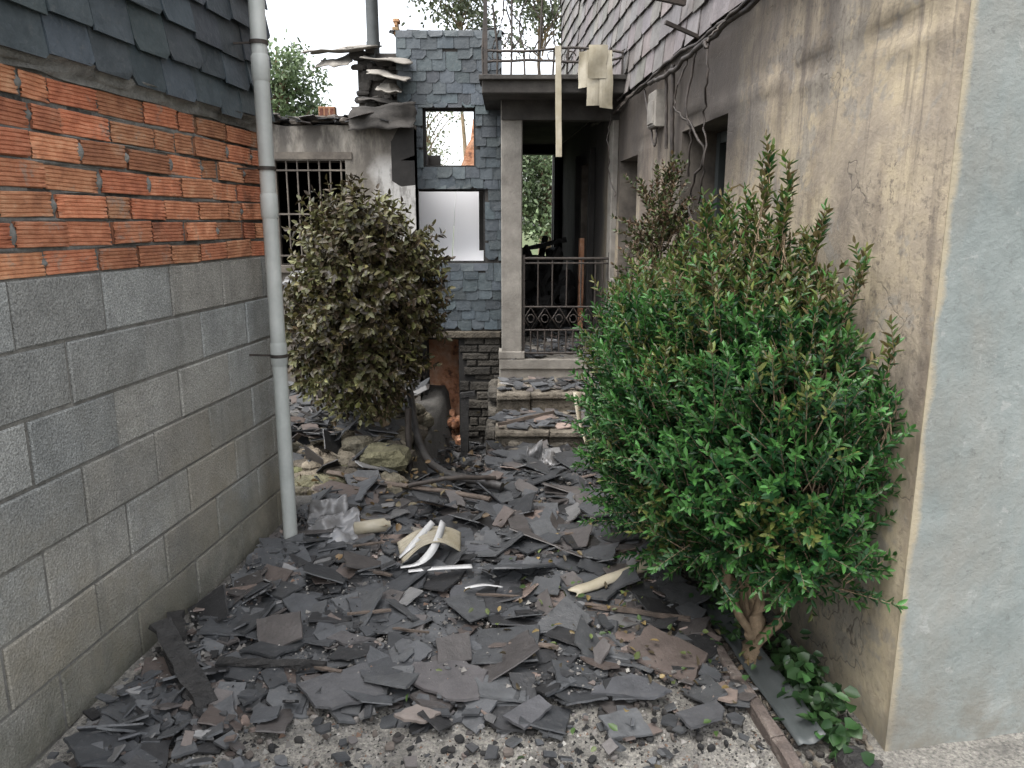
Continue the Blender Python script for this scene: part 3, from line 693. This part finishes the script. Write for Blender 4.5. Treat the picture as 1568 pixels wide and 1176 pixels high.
for u0,u1,dy in ((0.,.47,0.),(.475,1.,.012)):
    mb.sheet(lambda u,v:(lambda uu:(-.97+.86*uu,7.16+dy+.012*math.sin(uu*9)+.80*v,1.19+.03*math.sin(uu*8+1)+.90*v))(u0+(u1-u0)*u),14,6)
mb.done('white_sheet',['sheet'],sb)
mb=MB(); wall(mb,PF(7.5),-1.3,-.3,-.6,.75,[],.2,.08,.05,0,0,top=lambda s:.1*noise.noise(Vector((s*5,2,2))))
for _ in range(35): mb.rock((U(-.82,-.48),U(7.0,7.45),U(-.5,-.25)),U(.02,.08),U(.02,.08),U(.02,.05))
mb.done('rear_orange_wall',['orange'],sb)
mb=MB()
prof=[(-.58,2.25),(-.55,2.32),(-.52,2.45),(-.47,2.53),(-.44,2.75),(-.2,2.85)]
mb.add([(x,9.,1.) for x,z in prof]+[(x,9.,z) for x,z in prof],[(i,i+1,7+i,6+i) for i in range(5)])
mb.add([(-.58,9.,1.),(-.58,9.3,1.),(-.58,9.3,2.25),(-.58,9.,2.25)],[(0,1,2,3)])
mb.done('ruined_gable',['orange'],sb)
mb=MB(); mb.beam((-.43,6.6,-.5),(-.42,6.62,.12),.07,.07,jit=.004); mb.beam((-.46,6.6,.10),(-.33,6.6,.12),.05,.04); mb.done('charred_post',['char'])
mb=MB(); mb.tube(cable([(-.72,5.2,.45),(-.66,5.0,.24),(-.56,4.75,.10),(-.40,4.52,.07),(-.22,4.34,.09),(-.06,4.22,.09)],n=30,wob=.003),.027,10); mb.done('bent_hose',['hose'])
mb=MB(); mb.tube([(-.66,4.75,-.2),(-.68,4.8,.15),(-.68,4.82,.42)],.022,10); mb.done('drain_stub',['iron'])

# ------------------------------------------------------------------ KERB, BED
mb=MB(); y=1.3
while y<4.9:
    L=U(.2,.34); a,b=y,y+L-.004; dz=U(-.006,.006);dx0=U(-.004,.004)
    vs=[];w=.022;ns=7
    for q in range(ns):
        yy=a+(b-a)*q/(ns-1)
        for (dx,z) in ((-w,-.05),(-w,.045+dz),(-w+.008,.054+dz),(w-.008,.054+dz),(w,.045+dz),(w,-.05)):
            vs.append((kx(yy)+dx+dx0+.005*noise.noise(Vector((yy*14,z*30,dx*40))),yy,z+gz(kx(yy),yy)+.007*noise.noise(Vector((yy*18,dx*60,4)))))
    mb.add(vs,[(6*q+i,6*q+i+1,6*q+7+i,6*q+6+i) for q in range(ns-1) for i in range(5)]+[(0,1,2,3,4,5),tuple(6*ns-1-i for i in range(6))]); y+=L
mb.done('bed_kerb',['kerb'])
mb=MB(); mb.sheet(lambda u,v:(lambda yy:(kx(yy)+.05+.08*u,yy,.03+.05*u*u+.02*noise.noise(Vector((u*2,yy*6,0)))))(2.05+.9*v),5,24); mb.done('metal_flashing',['dooor'],solid=.004)
mb=MB()
for _ in range(1300):
    y=U(1.9,4.8); x=U(kx(y)+.03,1.25-.065*y); mb.rock((x,y,gz(x,y)+U(0,.02)),U(.004,.016),U(.004,.014),U(.003,.01),random.choice(((.08,.065,.05),(.04,.036,.032),(.16,.14,.11))))
mb.done('soil_clods',['grit'])

# ------------------------------------------------------------------ FOLIAGE
def leafmesh(name,P,D,Nn,L,W,C,mat,parent=None,fold=.25,curl=.1):
    n=len(P); D=D/np.linalg.norm(D,axis=1,keepdims=True); S=np.cross(D,Nn); S/=np.linalg.norm(S,axis=1,keepdims=True)+1e-9; Nn=np.cross(S,D)
    L=L[:,None];W=W[:,None]
    v=np.stack([P, P+D*L*.3-S*W*.5+Nn*W*fold, P+D*L*.7-S*W*.42+Nn*(W*fold*.8-L*curl*.5), P+D*L-Nn*L*curl, P+D*L*.7+S*W*.42+Nn*(W*fold*.8-L*curl*.5), P+D*L*.3+S*W*.5+Nn*W*fold],1).reshape(-1,3)
    base=np.arange(n)[:,None]*6
    fa=np.concatenate([base+np.array([0,1,2,3]),base+np.array([0,3,4,5])],1).reshape(-1)
    me=bpy.data.meshes.new(name); me.vertices.add(6*n); me.loops.add(8*n); me.polygons.add(2*n)
    me.vertices.foreach_set('co',v.astype(np.float32).ravel()); me.loops.foreach_set('vertex_index',fa.astype(np.int32))
    me.polygons.foreach_set('loop_start',(np.arange(2*n)*4).astype(np.int32)); me.polygons.foreach_set('loop_total',np.full(2*n,4,dtype=np.int32))
    me.update(calc_edges=True)
    a=me.attributes.new('Col','FLOAT_COLOR','FACE'); c=np.ones((n,4),np.float32); c[:,:3]=C; a.data.foreach_set('color',np.repeat(c,2,0).ravel())
    me.materials.append(M[mat]); me.validate()
    o=bpy.data.objects.new(name,me); scene.collection.objects.link(o)
    if parent: o.parent=parent
    return o
def shrub(name,ells,ntw,leafL,leafW,colfn,base,clip=None,mat='leaf',up=.7,tl=(.10,.22),spac=.017,droop=0.,spires=(),stem=.02,curl=.1):
    root=empty(name); P=[];D=[];NN=[];C=[];LL=[]; tw=MB()
    wts=[(e[3]*e[4]*e[5])**.67 for e in ells]
    twigs=[]
    for _ in range(ntw):
        e=random.choices(ells,wts)[0]; d=Vector((random.gauss(0,1),random.gauss(0,1),random.gauss(0,1))).normalized()
        rr=U(.35,1.)**.5; nse=1+.42*noise.noise(d*2.8+Vector((e[0]*5,e[1]*5,e[2]*5)))
        p=Vector((e[0]+d.x*e[3]*rr*nse,e[1]+d.y*e[4]*rr*nse,e[2]+d.z*e[5]*rr*nse))
        dr=(d*.75+Vector((0,0,up))+Vector((U(-.4,.4),U(-.4,.4),U(-.3,.3)))).normalized()
        twigs.append((p,dr,U(*tl)))
    for (a,b,n) in spires:
        a=Vector(a);b=Vector(b)
        tw.tube([a,a.lerp(b,.5)+Vector((U(-.01,.01),0,0)),b],[.004,.003,.0015],5)
        for k in range(n):
            t=(k+.5)/n; p=a.lerp(b,t); spread=(1-t)*.9+.25
            dr=Vector((U(-1,1)*spread,U(-1,1)*spread,1.)).normalized(); twigs.append((p,dr,U(.05,.12)))
        twigs.append((a.lerp(b,.8),(b-a).normalized(),(b-a).length*.2))
    for p,dr,ln in twigs:
        if clip and not clip(p+dr*ln*.9): continue
        tw.tube([p-dr*.04,p+dr*ln*.5,p+dr*ln],[.0022,.0016,.0008],4,cap=False)
        side=dr.cross(Vector((U(-1,1),U(-1,1),U(-1,1)))).normalized(); k=0; s=ln*.12
        while s<ln:
            for sg in (1,-1):
                q=Matrix.Rotation(1.57*(k%2)+U(-.3,.3),3,dr)@side*sg
                ld=(dr*U(.6,1.2)+q*U(.6,1.0)+Vector((0,0,-droop))).normalized()
                nn=(dr*.8-q*.5+Vector((U(-.4,.4),U(-.4,.4),U(0,.6)))).normalized()
                P.append(p+dr*s);D.append(ld);NN.append(nn); f=1-.45*s/ln; LL.append(U(.75,1.15)*(.6+.4*f)); C.append(colfn(p+dr*s,s/ln))
            s+=spac*U(.8,1.3);k+=1
        P.append(p+dr*ln);D.append(dr);NN.append(side);LL.append(.7);C.append(colfn(p+dr*ln,1.))
    P=np.array([tuple(x) for x in P]);D=np.array([tuple(x) for x in D]);NN=np.array([tuple(x) for x in NN]);C=np.array(C);LL=np.array(LL)
    leafmesh('leaves',P,D,NN,LL*leafL,LL*leafW,C,mat,root,curl=curl)
    for e in ells:
        for _ in range(3):
            tgt=Vector((e[0]+U(-.4,.4)*e[3],e[1]+U(-.4,.4)*e[4],e[2]+U(-.2,.5)*e[5])); b=Vector(base)+Vector((U(-.02,.02),U(-.02,.02),0))
            if clip and not clip(tgt): continue
            m1=b.lerp(tgt,.3)+Vector((U(-.03,.03),U(-.03,.03),.03)); m2=b.lerp(tgt,.65)+Vector((U(-.05,.05),U(-.05,.05),.04))
            tw.tube(cable([b,m1,m2,tgt],n=12,wob=.003),[stem*(1-.8*i/12) for i in range(13)],7)
    tw.done('stems',['bark'],root); return root
def clipR(p): return p.x<1.29-.065*p.y-.015 and p.y>1.95
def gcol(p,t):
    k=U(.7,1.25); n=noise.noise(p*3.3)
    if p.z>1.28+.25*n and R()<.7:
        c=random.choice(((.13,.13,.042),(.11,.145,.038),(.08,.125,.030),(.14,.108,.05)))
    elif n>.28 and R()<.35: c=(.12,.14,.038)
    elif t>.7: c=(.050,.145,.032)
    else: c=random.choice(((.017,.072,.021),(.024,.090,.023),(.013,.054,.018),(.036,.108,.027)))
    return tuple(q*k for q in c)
ells=[(.83,2.62,.80,.36,.42,.46),(.93,2.44,.86,.25,.33,.42),(.68,2.85,.78,.30,.32,.48),(.86,2.75,1.15,.25,.34,.34),(.60,3.15,.90,.23,.30,.42),(.96,2.36,.66,.18,.26,.30),(.72,3.6,1.02,.16,.22,.30),(.66,3.4,.6,.18,.3,.4)]
sp=[((.80,2.65,1.25),(.86,2.62,1.80),26),((.88,2.7,1.3),(.95,2.66,1.72),22),((.74,2.8,1.2),(.70,2.8,1.64),22),((.66,2.95,1.1),(.66,2.95,1.50),16),((1.0,2.4,1.1),(1.07,2.33,1.46),12),((.97,2.55,1.2),(1.0,2.5,1.58),16),((.79,2.9,1.2),(.80,2.9,1.68),20),((1.05,2.25,.8),(1.10,2.15,1.26),10),((.92,2.6,1.3),(.91,2.6,1.64),14),((1.03,2.2,.7),(1.11,2.12,1.1),10),((.84,2.75,1.3),(.83,2.75,1.66),16),((.72,2.7,1.2),(.76,2.7,1.58),16)]
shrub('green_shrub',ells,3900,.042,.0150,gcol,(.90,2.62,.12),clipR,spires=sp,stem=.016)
mb=MB(); mb.tube(cable([(.90,2.50,-.02),(.885,2.54,.08),(.91,2.58,.2),(.86,2.62,.42),(.84,2.7,.7)],n=20,wob=.004),[.044-.0014*i for i in range(21)],10)
mb.tube(cable([(.90,2.52,.10),(.97,2.48,.25),(.96,2.45,.5)],n=12,wob=.003),.018,8)
mb.tube(cable([(.88,2.54,.12),(.80,2.58,.27),(.78,2.62,.5)],n=12,wob=.003),.016,8)
for a in range(5): mb.tube(cable([(.90,2.50,.04),(.90+.05*math.cos(a),2.49+.06*math.sin(a),.02),(.90+.09*math.cos(a),2.48+.12*math.sin(a),-.02)],n=8,wob=.003),[.020-.0018*i for i in range(9)],7)
mb.done('shrub_trunk',['bark'],bpy.data.objects['green_shrub'])
def rcol(p,t):
    k=U(.6,1.3); c=random.choice(((.11,.07,.045),(.12,.085,.045),(.06,.06,.025),(.06,.085,.03),(.08,.11,.03))); return tuple(q*k for q in c)
def clip4(p): return p.x<1.29-.065*p.y-.01
shrub('withered_shoots',[(.83,4.3,1.3,.12,.12,.30),(.86,4.4,1.60,.10,.10,.22),(.80,4.2,1.0,.13,.15,.25)],300,.038,.019,rcol,(.84,4.25,.05),clip4,mat='dleaf',stem=.008,spires=[((.84,4.35,1.4),(.86,4.4,1.88),10),((.80,4.35,1.3),(.78,4.35,1.76),10)])
def bcol(p,t):
    k=U(.45,1.35); n=noise.noise(p*2.5)
    c=random.choice(((.065,.055,.02),(.10,.088,.032),(.038,.03,.014),(.082,.084,.027),(.055,.038,.02)))
    if n>.10 and R()<.38: c=(.135,.135,.055)
    return tuple(q*k for q in c)
ells=[(-.98,5.0,1.14,.38,.36,.46),(-1.0,4.95,.82,.32,.34,.36),(-1.16,5.05,.88,.32,.32,.34),(-.84,5.0,1.25,.30,.28,.36),(-1.05,5.0,1.45,.22,.24,.26),(-.94,4.9,.64,.19,.22,.18)]
sp=[((-1.02,5.,1.5),(-1.03,5.,1.84),8),((-.8,5.,1.4),(-.76,5.,1.70),7),((-1.2,5.,1.3),(-1.26,5.,1.62),7),((-.70,4.9,1.2),(-.62,4.85,1.5),6)]
shrub('scorched_shrub',ells,1250,.062,.033,bcol,(-.85,4.95,.15),None,mat='dleaf',up=.2,tl=(.10,.24),spac=.032,droop=.45,spires=sp,stem=.016,curl=.22)
def scatter_leaves(name,n,cx,cy,cz,rx,ry,rz,L,W,cols,mat,parent=None):
    P=np.stack([rng.normal(cx,rx,n),rng.normal(cy,ry,n),cz+np.abs(rng.normal(0,rz,n))],1); D=rng.normal(0,1,(n,3)); D[:,2]*=.4; N_=rng.normal(0,.5,(n,3)); N_[:,2]+=1
    C=np.array([cols[i] for i in rng.integers(0,len(cols),n)])*rng.uniform(.6,1.3,(n,1))
    return leafmesh(name,P,D,N_,rng.uniform(.6,1.2,n)*L,rng.uniform(.6,1.2,n)*W,C,mat,parent)
scatter_leaves('ivy_weeds',420,1.00,2.30,.02,.035,.13,.06,.045,.04,[(.04,.10,.03),(.055,.115,.04),(.028,.065,.025)],'leaf')
scatter_leaves('ivy_weeds',160,.86,2.95,.05,.04,.2,.05,.04,.03,[(.04,.10,.03),(.055,.115,.04)],'leaf')
scatter_leaves('fallen_leaves',240,.45,2.9,.06,.3,.5,.02,.035,.018,[(.10,.13,.04),(.18,.13,.05),(.08,.065,.04),(.055,.10,.025)],'dleaf')
scatter_leaves('fallen_leaves',200,-.8,4.4,.06,.3,.4,.03,.05,.03,[(.14,.09,.04),(.10,.08,.04)],'dleaf')

# ------------------------------------------------------------------ TREES
def tree(name,x,y,h,cr,cz,n,ls,cols,clumps=40,trunk=.15,zr=1.):
    root=empty(name); mb=MB(); mb.tube(cable([(x,y,0),(x+.1,y,h*.35),(x-.1,y,h*.7),(x,y,h*.95)],n=14,wob=.03),[trunk*(1-.85*i/14) for i in range(15)],9)
    Cn=[]
    for i in range(clumps):
        d=Vector((random.gauss(0,1),random.gauss(0,1),random.gauss(0,1))).normalized()*U(.35,1)
        c=Vector((x+d.x*cr,y+d.y*cr,cz+d.z*cr*zr)); Cn.append(c)
        b=Vector((x,y,max(h*.25,c.z-cr*U(.3,.8)))); mb.tube(cable([b,b.lerp(c,.5)+Vector((0,0,.1)),c],n=6,wob=.02),[trunk*.3*(1-.8*k/6) for k in range(7)],5,cap=False)
    mb.done('trunk_and_branches',['bark'],root)
    Cn=np.array([tuple(c) for c in Cn]); idx=rng.integers(0,clumps,n); tone=rng.uniform(.6,1.35,clumps)
    P=Cn[idx]+rng.normal(0,cr*.16,(n,3)); D=rng.normal(0,1,(n,3)); N_=rng.normal(0,.7,(n,3)); N_[:,2]+=.8
    C=np.array([cols[i] for i in rng.integers(0,len(cols),n)])*tone[idx][:,None]
    leafmesh('leaves',P,D,N_,rng.uniform(.7,1.3,n)*ls,rng.uniform(.4,.7,n)*ls,C,'tleaf',root)
gr=[(.12,.17,.08),(.16,.21,.11),(.09,.13,.065)]
pg=[(.11,.13,.08),(.14,.16,.10)]  # pine greens lightened, distance haze put into the leaf colour
tree('broadleaf_tree',-5.2,18,5.6,1.15,4.3,4600,.11,gr,34)
tree('broadleaf_tree',-6.6,19,5.,1.2,3.7,3500,.11,gr,34)
tree('pine_tree',-1.6,26,9.4,1.5,8.8,2000,.16,pg,26,.10)
tree('pine_tree',1.0,27,10.,1.7,9.2,2800,.16,pg,30,.12,1.2)
tree('broadleaf_tree',.8,16,3.6,1.1,2.3,6000,.10,gr,50)
tree('birch_tree',-1.6,15,4.4,.9,3.4,900,.07,[(.16,.19,.10),(.2,.21,.12)],28,.05)
tree('broadleaf_tree',2.2,17,4.,1.4,2.4,4000,.11,gr,50)

# ------------------------------------------------------------------ LOOSE OBJECTS
mb=MB()
def corr(u,v):
    hgt=.05+.11*math.sin(math.pi*(.08+.80*u))
    return (-.50+.26*u-.05*v+.04*u*v, 3.22+.17*v+.10*u, hgt*(1-.25*v)+.05*v+.006*math.sin(v*44)+.01*noise.noise(Vector((u*3,v*3,1))))
mb.sheet(corr,30,60); mb.done('corrugated_plastic_sheet',['cream_pl'],solid=.003)
def strip(mb,pts,w,n=16,tw=.4):
    c=cable(pts,n=n,wob=.0)
    vs=[]
    for i,p in enumerate(c):
        d=(c[min(i+1,n)]-c[max(i-1,0)]).normalized(); s=d.cross(Vector((math.sin(tw*i/n*3),.2,1))).normalized(); vs+= [p-s*w/2,p+s*w/2]
    mb.add(vs,[(2*i,2*i+2,2*i+3,2*i+1) for i in range(n)],(1,1,1),0,True)
mb=MB(); strip(mb,[(-.50,3.16,.09),(-.42,3.18,.10),(-.36,3.26,.14),(-.33,3.42,.20)],.035); strip(mb,[(-.52,3.26,.09),(-.46,3.3,.14),(-.38,3.42,.20)],.03); strip(mb,[(-.46,3.12,.09),(-.33,3.14,.095),(-.18,3.17,.09)],.04); strip(mb,[(-.20,2.98,.08),(-.12,3.0,.085),(-.04,2.99,.08)],.025); mb.done('broken_trim_strip',['white'],solid=.003)
mb=MB(); P0=Vector((-.80,3.60,.09)); P1=Vector((-.62,3.64,.10)); mb.tube([P0,P0.lerp(P1,.03),P0.lerp(P1,.5),P0.lerp(P1,.85),P0.lerp(P1,.92),P1],[.02,.034,.035,.034,.018,.016],18); mb.done('spray_can',['cream_pl'])
mb=MB(); bent(mb,(-1.00,3.44,.06),(.24,.05,.0),(-.03,.22,.08),.09,71,24,20); bent(mb,(-1.03,3.6,.07),(.20,.05,.03),(-.03,.12,.10),.07,77,18,14); mb.done('plastic_bag',['plastic'],solid=.002)
mb=MB(); a=Vector((.25,2.95,.07)); b=Vector((.80,3.25,.13)); d=(b-a).normalized(); sd=d.cross(Vector((0,0,1))).normalized(); upv=sd.cross(d)
mb.sheet(lambda u,v:a.lerp(b,u+.02*math.sin(v*9)*(u<.1))+sd*.030*math.cos(3.3*v-.1)+upv*(.022*math.sin(3.3*v-.1)+.006*noise.noise(Vector((u*8,v,0)))),16,12); mb.done('broken_gutter',['cream_pl'],solid=.003)
mb=MB(); mb.beam((.30,2.86,.07),(.70,2.72,.08),.018,.014,jit=.003); mb.done('wood_stick',['wood'])
mb=MB(); mb.tube(cable([(-1.12,4.42,.12),(-.85,4.3,.10),(-.5,4.2,.09),(-.12,4.02,.09)],n=16,wob=.003),.022,8,flat=.6); mb.done('rusty_batten',['wood'])
mb=MB(); mb.tube(cable([(-.6,4.22,.10),(-.35,4.18,.16),(-.1,4.3,.12)],n=14,wob=.003),.014,8); mb.done('cable_offcut',['iron'])
mb=MB(); mb.beam((-1.27,2.50,.19),(-1.00,2.22,.05),.07,.022,jit=.008,n=10); mb.beam((-1.22,2.44,.10),(-.97,2.14,.03),.04,.03,jit=.009,n=10); mb.beam((-1.29,2.66,.14),(-1.2,2.46,.14),.06,.02,jit=.008); mb.done('charred_beam',['char'])
mb=MB(); mb.beam((-1.05,2.44,.07),(-.66,2.42,.07),.03,.018,jit=.006,n=8); mb.done('charred_stick',['char'])
mb=MB(); bent(mb,(.10,4.72,.06),(.10,.03,.02),(.0,.10,.10),.06,85,14,14); bent(mb,(.2,4.68,.06),(.14,.03,.02),(.0,.10,.04),.05,89,14,10); mb.done('plastic_bag',['plastic'],solid=.002)
mb=MB(); strip(mb,[(.46,5.3,.42),(.47,5.15,.26),(.51,4.95,.12)],.05); strip(mb,[(.38,5.35,.36),(.45,5.32,.38),(.52,5.3,.34)],.04); mb.done('bent_trim_strip',['cream_pl'],solid=.003)
mb=MB(); mb.beam((.62,5.3,.36),(.58,4.7,.08),.022,.022,jit=.002); mb.beam((.3,5.2,.3),(-.1,5.22,.2),.02,.02,jit=.003); mb.done('wood_stick',['wood'])
mb=MB()
for _ in range(16):
    y=U(2.4,4.4);x=U(-1.,.6); a=U(-.5,.5); L=U(.06,.2); mb.beam((x,y,gz(x,y)+.07),(x+L*math.cos(a),y+L*math.sin(a),gz(x,y)+.07),U(.008,.02),.008,jit=.002)
mb.done('wood_splinters',['wood'])
mb=MB()
for _ in range(7):
    y=U(3.,4.8);x=U(-.5,.55); shard(mb,x,y,gz(x,y)+.07,U(.03,.07),.3,col=(1,1,1),th=.012)
mb.done('plaster_fragments',['concrete'])
mb=MB(); mb.rock((1.03,1.97,.02),.07,.05,.04,(1,1,1)); mb.done('charred_chunk',['char'])
mb=MB(); bent(mb,(-2.0,6.62,1.02),(.35,0,.02),(.05,.1,.2),.08,95,14,14); bent(mb,(-1.85,6.6,.98),(.32,0,.02),(.02,.05,.16),.07,98,14,14);bent(mb,(-1.55,6.55,.9),(.2,0,.02),(.02,.05,.16),.07,102,14,14); mb.done('crumpled_tarpaulin',['plastic'],solid=.002)

# ------------------------------------------------------------------ LIGHT, SKY, CAMERA
S=Vector((-.35,-.35,1.0)).normalized(); el=math.asin(S.z); az=math.atan2(S.x,S.y)
w=bpy.data.worlds.new('World'); scene.world=w; w.use_nodes=True; nt=w.node_tree; nt.nodes.clear()
sky=node(nt,'ShaderNodeTexSky',sky_type='NISHITA',sun_disc=False,sun_elevation=el,sun_rotation=az,air_density=1.,dust_density=4.,ozone_density=1.)
hsv=node(nt,'ShaderNodeHueSaturation',{'Saturation':.25,'Value':3.8,'Color':sky.outputs[0]})
bg=node(nt,'ShaderNodeBackground',{'Color':hsv.outputs[0],'Strength':.15}); o=node(nt,'ShaderNodeOutputWorld',{0:bg.outputs[0]})
L=bpy.data.lights.new('sun','SUN'); L.energy=.75; L.angle=math.radians(45); L.color=(1,.97,.93); lo=bpy.data.objects.new('sun',L); scene.collection.objects.link(lo); lo.rotation_mode='QUATERNION'; lo.rotation_quaternion=S.to_track_quat('Z','Y')
cd=bpy.data.cameras.new('camera'); cd.sensor_width=36; cd.lens=26.68; cd.clip_end=1500; cd.clip_start=.05
co=bpy.data.objects.new('camera',cd); scene.collection.objects.link(co); co.location=(0,0,1.6); co.rotation_euler=(math.radians(90-11.95),0,0); scene.camera=co
scene.view_settings.view_transform='Standard'; scene.view_settings.look='None'; scene.view_settings.exposure=0
